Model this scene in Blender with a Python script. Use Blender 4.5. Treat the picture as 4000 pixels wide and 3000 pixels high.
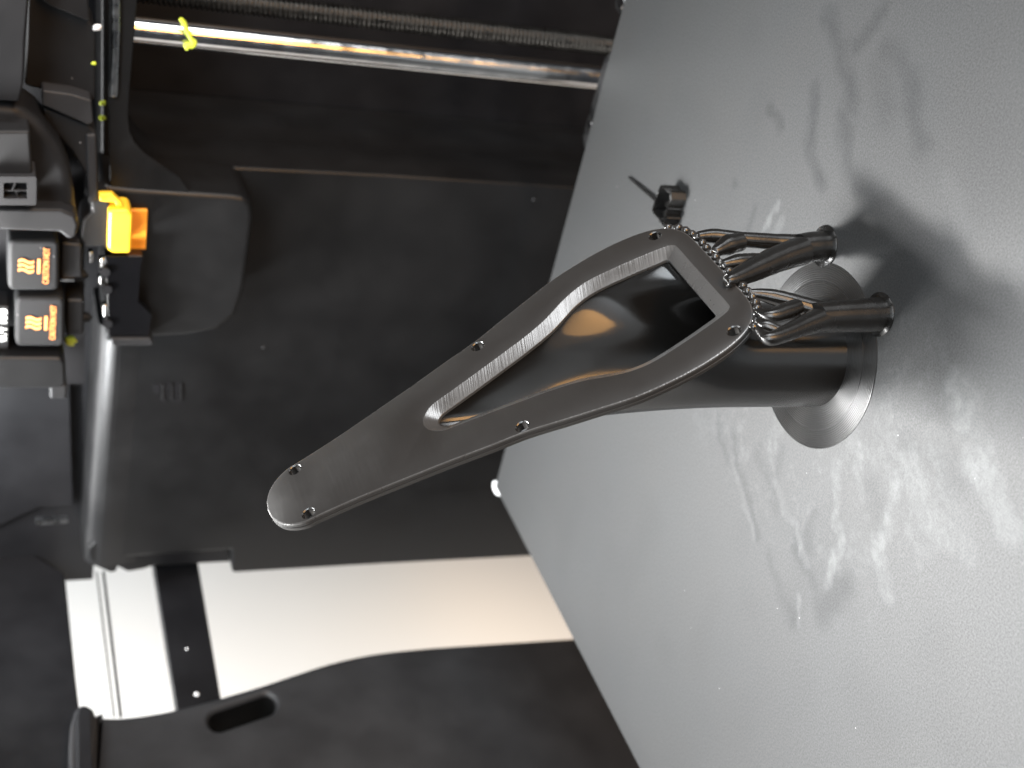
import bpy, bmesh, math, random
import numpy as np
from mathutils import Vector, Matrix
random.seed(4); rng = np.random.default_rng(7)
for o in list(bpy.data.objects): bpy.data.objects.remove(o)
scene = bpy.context.scene
COL = scene.collection

# ------------------------------------------------------------------ camera
# world: metres, z up, origin at the far corner of the print bed, bed along +x and -y
FPX = 5047.0
PITCH = math.radians(23.055)
H_CAM = 0.23
def azi(a):
    a = math.radians(a)
    return np.array([math.cos(a-math.radians(123.7)), math.cos(a-math.radians(33.7)), 0.0])
FH = azi(0); RT = azi(90); ZZ = np.array([0, 0, 1.0])
FW = math.cos(PITCH)*FH-math.sin(PITCH)*ZZ
UP = math.sin(PITCH)*FH+math.cos(PITCH)*ZZ
CAM = np.array([0.3508, -0.4395, H_CAM])
cd = bpy.data.cameras.new('camera'); cam = bpy.data.objects.new('camera', cd); COL.objects.link(cam)
Xc, Yc, Zc = -UP, RT, -FW            # the phone was held on its side: picture left is up
cam.matrix_world = Matrix(((Xc[0], Yc[0], Zc[0], CAM[0]), (Xc[1], Yc[1], Zc[1], CAM[1]),
                           (Xc[2], Yc[2], Zc[2], CAM[2]), (0, 0, 0, 1)))
cd.sensor_width = 36; cd.lens = 36*FPX/4000; cd.clip_start = 0.01; cd.clip_end = 50
cd.dof.use_dof = True; cd.dof.aperture_fstop = 15
cd.dof.focus_distance = float((np.array([0.17, -0.175, 0.09])-CAM) @ FW)
scene.camera = cam

# ------------------------------------------------------------------ light
w = bpy.data.worlds.new('World'); scene.world = w; w.use_nodes = True
w.node_tree.nodes['Background'].inputs[0].default_value = (0.80, 0.88, 1.0, 1)
w.node_tree.nodes['Background'].inputs[1].default_value = 0.05
def area(name, loc, target, sx, sy, power, color, spread=180):
    l = bpy.data.lights.new(name, 'AREA'); l.shape = 'RECTANGLE'; l.size = sx; l.size_y = sy
    l.energy = power; l.color = color; l.spread = math.radians(spread)
    o = bpy.data.objects.new(name, l); COL.objects.link(o); o.location = loc
    o.rotation_euler = (Vector(target)-Vector(loc)).to_track_quat('-Z', 'Y').to_euler()
    return o
area('chamber_led', (0.060, -0.045, 0.28), (0.38, -0.17, 0.0), 0.06, 0.025, 1.8, (1.0, 0.995, 0.98))
area('chamber_fill_bar', (-0.055, -0.14, 0.33), (0.30, -0.20, 0.0), 0.12, 0.02, 0.95, (1.0, 0.995, 0.98))  # second LED added as fill to soften the duct's shadow
area('ledge_fill', (-0.005, 0.0, 0.255), (-0.005, 0.06, 0.165), 0.05, 0.012, 0.45, (0.95, 0.98, 1.0))  # added fill lamp, only there to light up the top ledge
area('right_side_window', (0.75, -0.13, 0.15), (0.2, -0.17, 0.06), 0.26, 0.25, 3.4, (0.96, 0.98, 1.0))
area('room_ceiling_light', (1.02, -1.12, 0.98), (0.17, -0.17, 0.08), 1.5, 0.5, 40.0, (0.90, 0.96, 1.0))
area('warm_room_lamp', (0.95, -0.74, 0.0), (0.18, -0.175, 0.03), 0.50, 0.18, 7.2, (1.0, 0.50, 0.13))
area('outside_fill', (-0.27, 0.15, 0.95), (-0.56, 0.12, 0.0), 0.35, 0.4, 18.5, (0.98, 0.99, 1.0))  # area lamp added outside to light the white room wall
area('outside_wall_wash', (-0.24, 0.2, 0.70), (-0.56, 0.12, -0.12), 0.3, 0.3, 2.4, (1.0, 0.98, 0.95), 80)  # extra unseen lamp added to lift the wall's brightness
area('outside_warm_lamp', (-0.2, 0.35, -0.35), (-0.5, 0.12, -0.10), 0.25, 0.15, 0.95, (1.0, 0.78, 0.55))

vs = scene.view_settings
vs.view_transform = 'Standard'; vs.look = 'None'; vs.exposure = 0; vs.gamma = 1
scene.render.engine = 'CYCLES'
scene.render.resolution_x = 1024; scene.render.resolution_y = 768

# ------------------------------------------------------------------ survey helpers
def ray(x, y):
    d = FW*FPX+RT*(1500-y)-UP*(x-2000)
    return d/np.linalg.norm(d)
def hit(x, y, n, c):
    d = ray(x, y); n = np.array(n, float)
    return CAM+d*((c-n @ CAM)/(n @ d))
def on_y(p, c): return hit(p[0], p[1], (0, 1, 0), c)
def on_x(p, c): return hit(p[0], p[1], (1, 0, 0), c)
def on_z(p, c=0.0): return hit(p[0], p[1], (0, 0, 1), c)

# ------------------------------------------------------------------ materials
def nmat(name):
    m = bpy.data.materials.new(name); m.use_nodes = True
    nt = m.node_tree; b = nt.nodes['Principled BSDF']
    return m, nt, b
def N(nt, t, **kw):
    n = nt.nodes.new(t)
    for k, v in kw.items():
        if k.startswith('i_'):
            n.inputs[k[2:].replace('_', ' ')].default_value = v
        else: setattr(n, k, v)
    return n
def coords(nt, scale=(1, 1, 1)):
    g = N(nt, 'ShaderNodeNewGeometry'); mp = N(nt, 'ShaderNodeMapping')
    nt.links.new(g.outputs['Position'], mp.inputs['Vector']); mp.inputs['Scale'].default_value = scale
    return mp.outputs['Vector']
def mixc(nt, fac, a, b):
    m = N(nt, 'ShaderNodeMix', data_type='RGBA')
    for sock, v in ((m.inputs[0], fac), (m.inputs[6], a), (m.inputs[7], b)):
        if hasattr(v, 'is_linked') or hasattr(v, 'node'): nt.links.new(v, sock)
        else: sock.default_value = v
    return m.outputs[2]
def ramp(nt, src, p0, p1, c0=(0, 0, 0, 1), c1=(1, 1, 1, 1)):
    r = N(nt, 'ShaderNodeValToRGB'); nt.links.new(src, r.inputs[0])
    r.color_ramp.elements[0].position = p0; r.color_ramp.elements[1].position = p1
    r.color_ramp.elements[0].color = c0; r.color_ramp.elements[1].color = c1
    return r.outputs[0]
def maprange(nt, src, a, b, c, d):
    r = N(nt, 'ShaderNodeMapRange'); nt.links.new(src, r.inputs[0])
    for i, v in enumerate((a, b, c, d)): r.inputs[1+i].default_value = v
    return r.outputs[0]

def plastic(name, col, rough=0.5, grain=0.15, gs=2500, dust=0.0, spec=0.5):
    m, nt, b = nmat(name)
    v = coords(nt)
    n1 = N(nt, 'ShaderNodeTexNoise'); nt.links.new(v, n1.inputs['Vector']); n1.inputs['Scale'].default_value = 45; n1.inputs['Detail'].default_value = 5
    n2 = N(nt, 'ShaderNodeTexNoise'); nt.links.new(v, n2.inputs['Vector']); n2.inputs['Scale'].default_value = gs; n2.inputs['Detail'].default_value = 2
    c0 = (col[0], col[1], col[2], 1); c1 = tuple(x*1.3 for x in col)+(1,)
    base = mixc(nt, ramp(nt, n1.outputs['Fac'], 0.35, 0.7), c0, c1)
    if dust:
        n3 = N(nt, 'ShaderNodeTexNoise'); nt.links.new(v, n3.inputs['Vector']); n3.inputs['Scale'].default_value = 420; n3.inputs['Detail'].default_value = 1
        base = mixc(nt, ramp(nt, n3.outputs['Fac'], 0.80-dust*0.02, 0.83), base, (0.25, 0.25, 0.26, 1))
    nt.links.new(base, b.inputs['Base Color'])
    nt.links.new(maprange(nt, n1.outputs['Fac'], 0.3, 0.7, rough*0.85, min(1, rough*1.15)), b.inputs['Roughness'])
    b.inputs['Specular IOR Level'].default_value = spec
    bp = N(nt, 'ShaderNodeBump'); bp.inputs['Strength'].default_value = grain; bp.inputs['Distance'].default_value = 0.0002
    nt.links.new(n2.outputs['Fac'], bp.inputs['Height']); nt.links.new(bp.outputs['Normal'], b.inputs['Normal'])
    return m

def up_tangent(nt, b):
    """highlights spread across the horizontal layer grooves: tangent = steepest direction in the surface"""
    g = N(nt, 'ShaderNodeNewGeometry')
    dot = N(nt, 'ShaderNodeVectorMath', operation='DOT_PRODUCT'); dot.inputs[1].default_value = (0, 0, 1); nt.links.new(g.outputs['Normal'], dot.inputs[0])
    sc = N(nt, 'ShaderNodeVectorMath', operation='SCALE'); nt.links.new(g.outputs['Normal'], sc.inputs[0]); nt.links.new(dot.outputs['Value'], sc.inputs['Scale'])
    sb_ = N(nt, 'ShaderNodeVectorMath', operation='SUBTRACT'); sb_.inputs[0].default_value = (0, 0, 1.0001); nt.links.new(sc.outputs[0], sb_.inputs[1])
    nm = N(nt, 'ShaderNodeVectorMath', operation='NORMALIZE'); nt.links.new(sb_.outputs[0], nm.inputs[0])
    nt.links.new(nm.outputs[0], b.inputs['Tangent'])

def printed(name, col=(0.017, 0.016, 0.015), rough=0.26, aniso=0.75, lines=0.35, zs=1500, mode='z', tangent=True, lat=60, spec=0.6, var=0.2):
    """black extruded filament: horizontal layers -> vertical spread of the highlight"""
    m, nt, b = nmat(name)
    v = coords(nt, (lat, lat, zs))
    n1 = N(nt, 'ShaderNodeTexNoise'); nt.links.new(v, n1.inputs['Vector']); n1.inputs['Scale'].default_value = 1; n1.inputs['Detail'].default_value = 0.5
    n2 = N(nt, 'ShaderNodeTexNoise'); nt.links.new(coords(nt), n2.inputs['Vector']); n2.inputs['Scale'].default_value = 160; n2.inputs['Detail'].default_value = 4
    b.inputs['Base Color'].default_value = col+(1,)
    nt.links.new(maprange(nt, n2.outputs['Fac'], 0.3, 0.7, rough*(1-var), rough*(1+var)), b.inputs['Roughness'])
    b.inputs['Specular IOR Level'].default_value = spec
    if tangent:
        up_tangent(nt, b); b.inputs['Anisotropic'].default_value = aniso
    bp = N(nt, 'ShaderNodeBump'); bp.inputs['Strength'].default_value = lines; bp.inputs['Distance'].default_value = 0.00025
    nt.links.new(n1.outputs['Fac'], bp.inputs['Height']); nt.links.new(bp.outputs['Normal'], b.inputs['Normal'])
    return m

def rings_mat(name, centre, col, period, strength):
    m, nt, b = nmat(name)
    g = N(nt, 'ShaderNodeNewGeometry')
    sub = N(nt, 'ShaderNodeVectorMath', operation='SUBTRACT'); sub.inputs[1].default_value = (centre[0], centre[1], 0)
    nt.links.new(g.outputs['Position'], sub.inputs[0])
    mul = N(nt, 'ShaderNodeVectorMath', operation='MULTIPLY'); mul.inputs[1].default_value = (1, 1, 0); nt.links.new(sub.outputs[0], mul.inputs[0])
    ln = N(nt, 'ShaderNodeVectorMath', operation='LENGTH'); nt.links.new(mul.outputs[0], ln.inputs[0])
    a = N(nt, 'ShaderNodeMath', operation='MULTIPLY'); a.inputs[1].default_value = 2*math.pi/period; nt.links.new(ln.outputs['Value'], a.inputs[0])
    nz = N(nt, 'ShaderNodeTexNoise'); nz.inputs['Scale'].default_value = 300; nt.links.new(g.outputs['Position'], nz.inputs['Vector'])
    ad = N(nt, 'ShaderNodeMath', operation='MULTIPLY_ADD'); nt.links.new(nz.outputs['Fac'], ad.inputs[0]); ad.inputs[1].default_value = 2.5; nt.links.new(a.outputs[0], ad.inputs[2])
    s = N(nt, 'ShaderNodeMath', operation='SINE'); nt.links.new(ad.outputs[0], s.inputs[0])
    b.inputs['Base Color'].default_value = col+(1,); b.inputs['Roughness'].default_value = 0.3
    b.inputs['Specular IOR Level'].default_value = 0.7
    t = N(nt, 'ShaderNodeTangent'); t.direction_type = 'RADIAL'; t.axis = 'Z'
    nt.links.new(t.outputs[0], b.inputs['Tangent']); b.inputs['Anisotropic'].default_value = 0.8; b.inputs['Anisotropic Rotation'].default_value = 0.25
    bp = N(nt, 'ShaderNodeBump'); bp.inputs['Strength'].default_value = strength; bp.inputs['Distance'].default_value = 0.00012
    nt.links.new(s.outputs[0], bp.inputs['Height']); nt.links.new(bp.outputs['Normal'], b.inputs['Normal'])
    return m

def metal(name, col, rough):
    m, nt, b = nmat(name)
    n = N(nt, 'ShaderNodeTexNoise'); nt.links.new(coords(nt), n.inputs['Vector']); n.inputs['Scale'].default_value = 220; n.inputs['Detail'].default_value = 4
    b.inputs['Base Color'].default_value = col+(1,); b.inputs['Metallic'].default_value = 1
    nt.links.new(maprange(nt, n.outputs['Fac'], 0.3, 0.7, rough*0.7, rough*1.4), b.inputs['Roughness'])
    return m

def bed_mat():
    m, nt, b = nmat('textured_build_sheet')
    at = N(nt, 'ShaderNodeVertexColor'); at.layer_name = 'smear'
    sep = N(nt, 'ShaderNodeSeparateColor'); nt.links.new(at.outputs['Color'], sep.inputs[0])
    v = coords(nt)
    fine = N(nt, 'ShaderNodeTexNoise'); nt.links.new(v, fine.inputs['Vector']); fine.inputs['Scale'].default_value = 2600; fine.inputs['Detail'].default_value = 3
    mid = N(nt, 'ShaderNodeTexNoise'); nt.links.new(v, mid.inputs['Vector']); mid.inputs['Scale'].default_value = 28; mid.inputs['Detail'].default_value = 6
    spk = N(nt, 'ShaderNodeTexNoise'); nt.links.new(v, spk.inputs['Vector']); spk.inputs['Scale'].default_value = 520; spk.inputs['Detail'].default_value = 1
    base = mixc(nt, ramp(nt, fine.outputs['Fac'], 0.3, 0.7), (0.0125, 0.013, 0.0132, 1), (0.0295, 0.030, 0.0302, 1))
    base = mixc(nt, ramp(nt, mid.outputs['Fac'], 0.35, 0.75), base, (0.020, 0.0215, 0.0225, 1))
    base = mixc(nt, sep.outputs[0], base, (0.004, 0.005, 0.007, 1))      # wiped, darker finger marks
    base = mixc(nt, sep.outputs[1], base, (0.13, 0.135, 0.135, 1))         # chalky residue
    base = mixc(nt, ramp(nt, spk.outputs['Fac'], 0.815, 0.84), base, (0.35, 0.35, 0.35, 1))
    nt.links.new(base, b.inputs['Base Color'])
    nt.links.new(maprange(nt, sep.outputs[0], 0, 0.6, 0.56, 0.64), b.inputs['Roughness'])
    gr_ = N(nt, 'ShaderNodeTexNoise'); nt.links.new(v, gr_.inputs['Vector']); gr_.inputs['Scale'].default_value = 1700; gr_.inputs['Detail'].default_value = 2
    mu = N(nt, 'ShaderNodeMath', operation='MULTIPLY'); nt.links.new(maprange(nt, sep.outputs[0], 0, 0.6, 0.8, 0.38), mu.inputs[0])
    nt.links.new(maprange(nt, gr_.outputs['Fac'], 0.3, 0.7, 0.76, 1.24), mu.inputs[1]); nt.links.new(mu.outputs[0], b.inputs['Specular IOR Level'])
    bp = N(nt, 'ShaderNodeBump'); bp.inputs['Strength'].default_value = 0.25; bp.inputs['Distance'].default_value = 0.0001
    nt.links.new(fine.outputs['Fac'], bp.inputs['Height']); nt.links.new(bp.outputs['Normal'], b.inputs['Normal'])
    return m

M = {}
M['bed'] = bed_mat()
M['bed_edge'] = plastic('bed_edge_dark', (0.03, 0.032, 0.035), 0.5)
M['cover'] = plastic('dark_moulded_cover', (0.0052, 0.0053, 0.0057), 0.42, 0.2, 2200, spec=0.33)
M['ledge'] = plastic('highlit_cover_edge', (0.0066, 0.0066, 0.007), 0.44, 0.1, 2200, spec=0.45)  # lighter copy of the cover, made to strengthen the ledge highlight
M['cover_l'] = plastic('charcoal_side_cover', (0.020, 0.020, 0.021), 0.44, 0.5, 1300, spec=0.35)
M['black'] = plastic('black_plastic', (0.006, 0.006, 0.007), 0.5, 0.1, spec=0.3)
M['void'] = plastic('slot_shade_black', (0.002, 0.002, 0.002), 0.9, 0.1, spec=0.05)  # near-black: the shade inside the slot put into its colour
M['gloss'] = plastic('gloss_black_plastic', (0.003, 0.003, 0.0035), 0.12, 0.02)
M['grey'] = plastic('grey_plastic', (0.010, 0.010, 0.0108), 0.55, 0.2, dust=0.8, spec=0.3)
M['dgrey'] = plastic('dark_grey_plastic', (0.008, 0.008, 0.0088), 0.5, 0.2, dust=0.6, spec=0.35)
M['lgrey'] = plastic('light_grey_plastic', (0.021, 0.021, 0.0225), 0.55, 0.2, spec=0.3)
M['sock'] = plastic('silicone_sock', (0.009, 0.0093, 0.0100), 0.7, 0.3, dust=0.5, spec=0.25)
M['orange_print'] = plastic('orange_print', (0.85, 0.30, 0.08), 0.6, 0.0)
M['white_print'] = plastic('white_print', (0.42, 0.43, 0.42), 0.6, 0.0)
M['yellow'] = plastic('yellow_lever', (0.88, 0.50, 0.03), 0.35, 0.05)
M['orange'] = plastic('orange_plate', (0.80, 0.30, 0.025), 0.4, 0.05)
M['lime'] = plastic('lime_filament', (0.55, 0.65, 0.05), 0.45, 0.05)
m_, nt_, b__ = nmat('white_wall_paint'); b__.inputs['Roughness'].default_value = 0.8
nz_ = N(nt_, 'ShaderNodeTexNoise'); nt_.links.new(coords(nt_), nz_.inputs['Vector']); nz_.inputs['Scale'].default_value = 6
nt_.links.new(mixc(nt_, nz_.outputs['Fac'], (0.80, 0.80, 0.785, 1), (0.83, 0.83, 0.82, 1)), b__.inputs['Base Color'])
M['white'] = m_
M['wclip'] = plastic('white_clip', (0.85, 0.85, 0.85), 0.5, 0.02)
M['steel'] = metal('polished_steel', (0.58, 0.575, 0.57), 0.16)
nt_ = M['steel'].node_tree; up_tangent(nt_, nt_.nodes['Principled BSDF']); nt_.nodes['Principled BSDF'].inputs['Anisotropic'].default_value = 0.9
M['screw'] = metal('dark_oiled_screw', (0.055, 0.052, 0.048), 0.36)
M['bracket'] = metal('dull_bracket', (0.045, 0.045, 0.046), 0.5)
M['brass'] = metal('brass', (0.6, 0.42, 0.2), 0.3)
M['strip'] = metal('scuffed_strip', (0.30, 0.31, 0.32), 0.3)
M['plate'] = printed('printed_face', (0.019, 0.018, 0.0172), 0.42, aniso=0.35, lines=0.08, var=0.07, zs=1100, lat=90, spec=0.45)
M['rim'] = printed('printed_rim_lit', (0.045, 0.044, 0.043), 0.30, aniso=0.75, lines=0.45, zs=2300, lat=25, spec=1.0)  # paler, glossier copy of the filament, brightens the chamfer highlights
M['tube'] = printed('printed_tube', (0.006, 0.0055, 0.005), 0.25, 1.0, 0.0, 1500, spec=0.9, var=0.03)
M['tree'] = printed('printed_support', (0.007, 0.0068, 0.0065), 0.26, 1.0, 0.22, 900, spec=0.65, var=0.1)
M['bead'] = printed('printed_bead', (0.02, 0.019, 0.018), 0.2, lines=0.3, tangent=False)

# ------------------------------------------------------------------ mesh helpers
def link(name, me, mat, parent=None):
    o = bpy.data.objects.new(name, me); COL.objects.link(o)
    if mat: me.materials.append(mat)
    if parent: o.parent = parent
    return o
def tag(o, label, cat, group=None, kind=None):
    if label: o['label'] = label
    if cat: o['category'] = cat
    if group: o['group'] = group
    if kind: o['kind'] = kind
    return o
def thing(name, label, cat, group=None, kind=None):
    o = bpy.data.objects.new(name, None); COL.objects.link(o); o.empty_display_size = 0.01
    return tag(o, label, cat, group, kind)
def from_bm(name, bm, mat, parent=None, smooth=None):
    bmesh.ops.recalc_face_normals(bm, faces=bm.faces[:])
    me = bpy.data.meshes.new(name); bm.to_mesh(me); bm.free()
    o = link(name, me, mat, parent)
    if smooth is not None:
        me.shade_smooth()
        me.set_sharp_from_angle(angle=math.radians(smooth))
    return o
def bevel(o, wd, seg=3, ang=35):
    m = o.modifiers.new('bevel', 'BEVEL'); m.width = wd; m.segments = seg; m.limit_method = 'ANGLE'
    m.angle_limit = math.radians(ang); m.use_clamp_overlap = True; m.harden_normals = True
    o.data.shade_smooth(); o.data.set_sharp_from_angle(angle=math.radians(50))
    return o
def prism(name, pts, direction, mat, parent=None, bev=0.0, seg=3, holes=()):
    """solid between a planar outline (3D points) and the same outline moved along direction"""
    bm = bmesh.new(); d = Vector(direction)
    loops = [[Vector(p) for p in pts]]+[[Vector(p) for p in h] for h in holes]
    for off in (0, 1):
        es = []
        for lp in loops:
            vs_ = [bm.verts.new(p+d*off) for p in lp]
            es += [bm.edges.new((vs_[i], vs_[(i+1) % len(vs_)])) for i in range(len(vs_))]
        bm.verts.ensure_lookup_table()
        if len(loops) == 1:
            bm.faces.new(bm.verts[-len(loops[0]):])
        else:
            bmesh.ops.triangle_fill(bm, edges=es, use_beauty=True)
    bm.verts.ensure_lookup_table(); tot = sum(len(l) for l in loops); k = 0
    for lp in loops:
        n = len(lp)
        for i in range(n):
            a, b_ = k+i, k+(i+1) % n
            bm.faces.new((bm.verts[a], bm.verts[b_], bm.verts[b_+tot], bm.verts[a+tot]))
        k += n
    o = from_bm(name, bm, mat, parent)
    if bev: bevel(o, bev, seg)
    return o
def slab_y(name, px, yc, depth, mat, parent=None, bev=0.0, seg=3, holes=()):
    return prism(name, [on_y(p, yc) for p in px], (0, depth, 0), mat, parent, bev, seg, [[on_y(p, yc) for p in h] for h in holes])
def slab_x(name, px, xc, depth, mat, parent=None, bev=0.0, seg=3, holes=()):
    return prism(name, [on_x(p, xc) for p in px], (-depth, 0, 0), mat, parent, bev, seg, [[on_x(p, xc) for p in h] for h in holes])
def box(name, lo, hi, mat, parent=None, bev=0.0):
    x0, y0, z0 = lo; x1, y1, z1 = hi
    return prism(name, [(x0, y0, z0), (x1, y0, z0), (x1, y1, z0), (x0, y1, z0)], (0, 0, z1-z0), mat, parent, bev)
def round_rect(x0, x1, y0, y1, r, n=5):
    out = []
    for cx, cy, a0 in ((x1-r, y1-r, 0), (x0+r, y1-r, 90), (x0+r, y0+r, 180), (x1-r, y0+r, 270)):
        for i in range(n+1):
            a = math.radians(a0+90*i/n); out.append((cx+r*math.cos(a), cy+r*math.sin(a)))
    return out
def catmull(pts, n=8, closed=False):
    P = [np.array(p, float) for p in pts]; out = []
    m = len(P); rngk = range(m) if closed else range(m-1)
    for i in rngk:
        if closed: a, b_, c, d = P[i-1], P[i], P[(i+1) % m], P[(i+2) % m]
        else: a, b_, c, d = P[max(i-1, 0)], P[i], P[i+1], P[min(i+2, m-1)]
        for k in range(n):
            t = k/n
            out.append(0.5*((2*b_)+(c-a)*t+(2*a-5*b_+4*c-d)*t*t+(3*b_-a-3*c+d)*t**3))
    if not closed: out.append(P[-1])
    return out
def add_tube(bm, path, radii, seg=18, cap=True):
    path = [Vector(p) for p in path]; rings = []
    prev = None
    for i, p in enumerate(path):
        t = (path[min(i+1, len(path)-1)]-path[max(i-1, 0)]).normalized()
        if prev is None:
            ref = Vector((0, 0, 1)) if abs(t.z) < 0.9 else Vector((1, 0, 0))
            u = t.cross(ref).normalized()
        else: u = (prev-t*prev.dot(t)).normalized()
        prev = u; v = t.cross(u)
        r = radii[i] if hasattr(radii, '__len__') else radii
        rings.append([bm.verts.new(p+(u*math.cos(2*math.pi*k/seg)+v*math.sin(2*math.pi*k/seg))*r) for k in range(seg)])
    for a, b_ in zip(rings, rings[1:]):
        for k in range(seg): bm.faces.new((a[k], a[(k+1) % seg], b_[(k+1) % seg], b_[k]))
    if cap:
        bm.faces.new(rings[0][::-1]); bm.faces.new(rings[-1])
def tube(name, path, radii, mat, parent=None, seg=18, smooth=60):
    bm = bmesh.new(); add_tube(bm, path, radii, seg); return from_bm(name, bm, mat, parent, smooth)
def blob(name, c, r, mat, parent=None, squash=(1, 1, 1), sub=2, noise=0.15):
    bm = bmesh.new(); bmesh.ops.create_icosphere(bm, subdivisions=sub, radius=r)
    for v in bm.verts:
        k = 1+random.uniform(-noise, noise)
        v.co = Vector((v.co.x*squash[0]*k, v.co.y*squash[1]*k, v.co.z*squash[2]*k))+Vector(c)
    return from_bm(name, bm, mat, parent, 80)
def text_mesh(name, body, size, origin, xdir, ydir, mat, parent, align='CENTER', sx=1.0, offset=0.0):
    cu = bpy.data.curves.new('t', 'FONT'); cu.body = body; cu.size = size; cu.align_x = align; cu.align_y = 'CENTER'
    cu.extrude = 0.00012; cu.offset = offset
    to = bpy.data.objects.new('t', cu); COL.objects.link(to)
    bpy.context.view_layer.update()
    me = bpy.data.meshes.new_from_object(to.evaluated_get(bpy.context.evaluated_depsgraph_get()))
    bpy.data.objects.remove(to); bpy.data.curves.remove(cu)
    X = Vector(xdir).normalized(); Y = Vector(ydir).normalized(); Z = X.cross(Y)
    for v in me.vertices:
        c = v.co.copy(); v.co = Vector(origin)+X*c.x*sx+Y*c.y+Z*c.z
    me.materials.clear()
    return link(name, me, mat, parent)

# ================================================================== the setting
# room wall seen through the open side of the printer
o = prism('room_wall', [(-0.55, -0.9, -0.9), (-0.55, 1.3, -0.9), (-0.55, 1.3, 0.9), (-0.55, -0.9, 0.9)], (-0.03, 0, 0), M['white'])
tag(o, 'white room wall seen through the open side of the printer', 'wall', kind='structure')

# ------------------------------------------------------------------ build plate
bed = thing('build_plate', 'grey textured build plate with wiped finger smears', 'build plate')
BX, BY = 0.34, -0.34
nx = 426; ny = 426
xs = np.linspace(0, BX, nx); ys = np.linspace(BY, 0, ny)
GX, GY = np.meshgrid(xs, ys)
dark = np.zeros_like(GX); lite = np.zeros_like(GX)
def vnoise(freq, seed):
    r = np.random.default_rng(seed); n = int(0.34*freq)+3
    g = r.random((n, n)); fx = GX*freq; fy = (GY-BY)*freq
    ix = fx.astype(int); iy = fy.astype(int); tx = fx-ix; ty = fy-iy
    tx = tx*tx*(3-2*tx); ty = ty*ty*(3-2*ty)
    return (g[iy, ix]*(1-tx)+g[iy, ix+1]*tx)*(1-ty)+(g[iy+1, ix]*(1-tx)+g[iy+1, ix+1]*tx)*ty
WX = GX+0.0016*(vnoise(150, 21)-.5)*2+0.0007*(vnoise(480, 22)-.5)*2
WY = GY+0.0016*(vnoise(150, 23)-.5)*2+0.0007*(vnoise(480, 24)-.5)*2
def stroke(arr, px, wpx, amp, soft=0.95):
    pts = [on_z(p)[:2] for p in catmull(px, 6)]
    wd = wpx*1.45/13.5/1000/2
    best = np.full_like(GX, 9.0)
    for a, b_ in zip(pts, pts[1:]):
        ab = b_-a; L = ab @ ab+1e-12
        t = np.clip(((WX-a[0])*ab[0]+(WY-a[1])*ab[1])/L, 0, 1)
        best = np.minimum(best, np.hypot(WX-a[0]-t*ab[0], WY-a[1]-t*ab[1]))
    k = np.clip((wd*(1+soft)-best)/(wd*2*soft), 0, 1)
    np.maximum(arr, amp*k*k*(3-2*k), out=arr)
for px, wpx, amp in (
    (((3229, 80), (3272, 145), (3309, 304), (3323, 405)), 62, .34), (((3453, 29), (3400, 110), (3345, 174)), 46, .34),
    (((3470, 205), (3554, 304), (3569, 434), (3600, 560)), 62, .30), (((3178, 340), (3171, 470), (3164, 615), (3222, 723)), 44, .38),
    (((3005, 420), (3025, 450), (3048, 492)), 34, .35), (((3294, 463), (3309, 622), (3360, 760)), 50, .34),
    (((2868, 690), (2872, 700)), 26, .25), (((2945, 810), (2918, 897)), 30, .25), (((3440, 300), (3470, 420)), 90, .2),
    (((3208, 2385), (3260, 2340), (3309, 2284)), 70, .256), (((2803, 1650), (2845, 1786)), 26, .256), (((2853, 1684), (2910, 1900), (2954, 2106)), 26, .222),
    (((2960, 1760), (3040, 1990)), 30, .171), (((3005, 2190), (3098, 2420)), 40, .171), (((3060, 1750), (3010, 1960)), 26, .188),
    (((3110, 2130), (3190, 2290)), 36, .205), (((3180, 2020), (3160, 2120)), 30, .171), (((3400, 1900), (3420, 2010)), 70, .136),
    (((3680, 1800), (3720, 1880)), 90, .153), (((3540, 1700), (3580, 1790)), 50, .119), (((3620, 1120), (3700, 1300), (3680, 1500)), 120, .22),
    (((3480, 1000), (3560, 1180)), 120, .2)):
    stroke(dark, px, wpx, amp)
for px, wpx, amp in (
    (((3275, 1811), (3267, 2022), (3275, 2149), (3241, 2275)), 34, .42), (((3503, 1895), (3469, 2039), (3435, 2149), (3478, 2317)), 44, .34),
    (((3554, 1819), (3613, 2005), (3697, 2106)), 58, .34), (((3798, 1786), (3891, 1954), (3959, 2073)), 76, .48),
    (((3655, 1727), (3700, 1900), (3770, 2140)), 66, .22), (((3115, 2064), (3157, 2208)), 24, .36), (((3034, 795), (2990, 897)), 20, .45),
    (((3060, 860), (3020, 930)), 24, .3), (((3600, 2140), (3640, 2150)), 50, .25), (((3110, 2310), (3125, 2430)), 16, .25),
    (((3350, 1740), (3360, 1960)), 26, .26), (((2870, 1790), (2940, 2110)), 20, .22), (((3000, 1740), (3060, 1960), (3100, 2060)), 22, .2),
    (((3750, 1500), (3830, 1760)), 80, .3), (((3700, 700), (3760, 860)), 60, .08)):
    stroke(lite, px, wpx, amp, 0.6)
patch = np.zeros_like(GX)
stroke(patch, ((2900, 1400), (3300, 1900), (3500, 1700)), 620, 1.0, 0.45)
n_ = .35*vnoise(160, 1)+.3*vnoise(420, 2)+.35*vnoise(1000, 3)
lite = np.clip(lite*0.66*(0.1+1.7*n_)+patch*np.clip((n_-.5)*0.7, 0, .2), 0, .7)
dark = np.clip(dark*(0.35+0.75*n_)+0.12*np.clip(vnoise(60, 9)-.55, 0, 1), 0, .6)
verts = np.stack([GX, GY, np.zeros_like(GX)], -1).reshape(-1, 3)
idx = np.arange(nx*ny).reshape(ny, nx)
faces = np.stack([idx[:-1, :-1], idx[:-1, 1:], idx[1:, 1:], idx[1:, :-1]], -1).reshape(-1, 4)
me = bpy.data.meshes.new('sheet')
me.from_pydata(verts.tolist(), [], faces.tolist())
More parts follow.
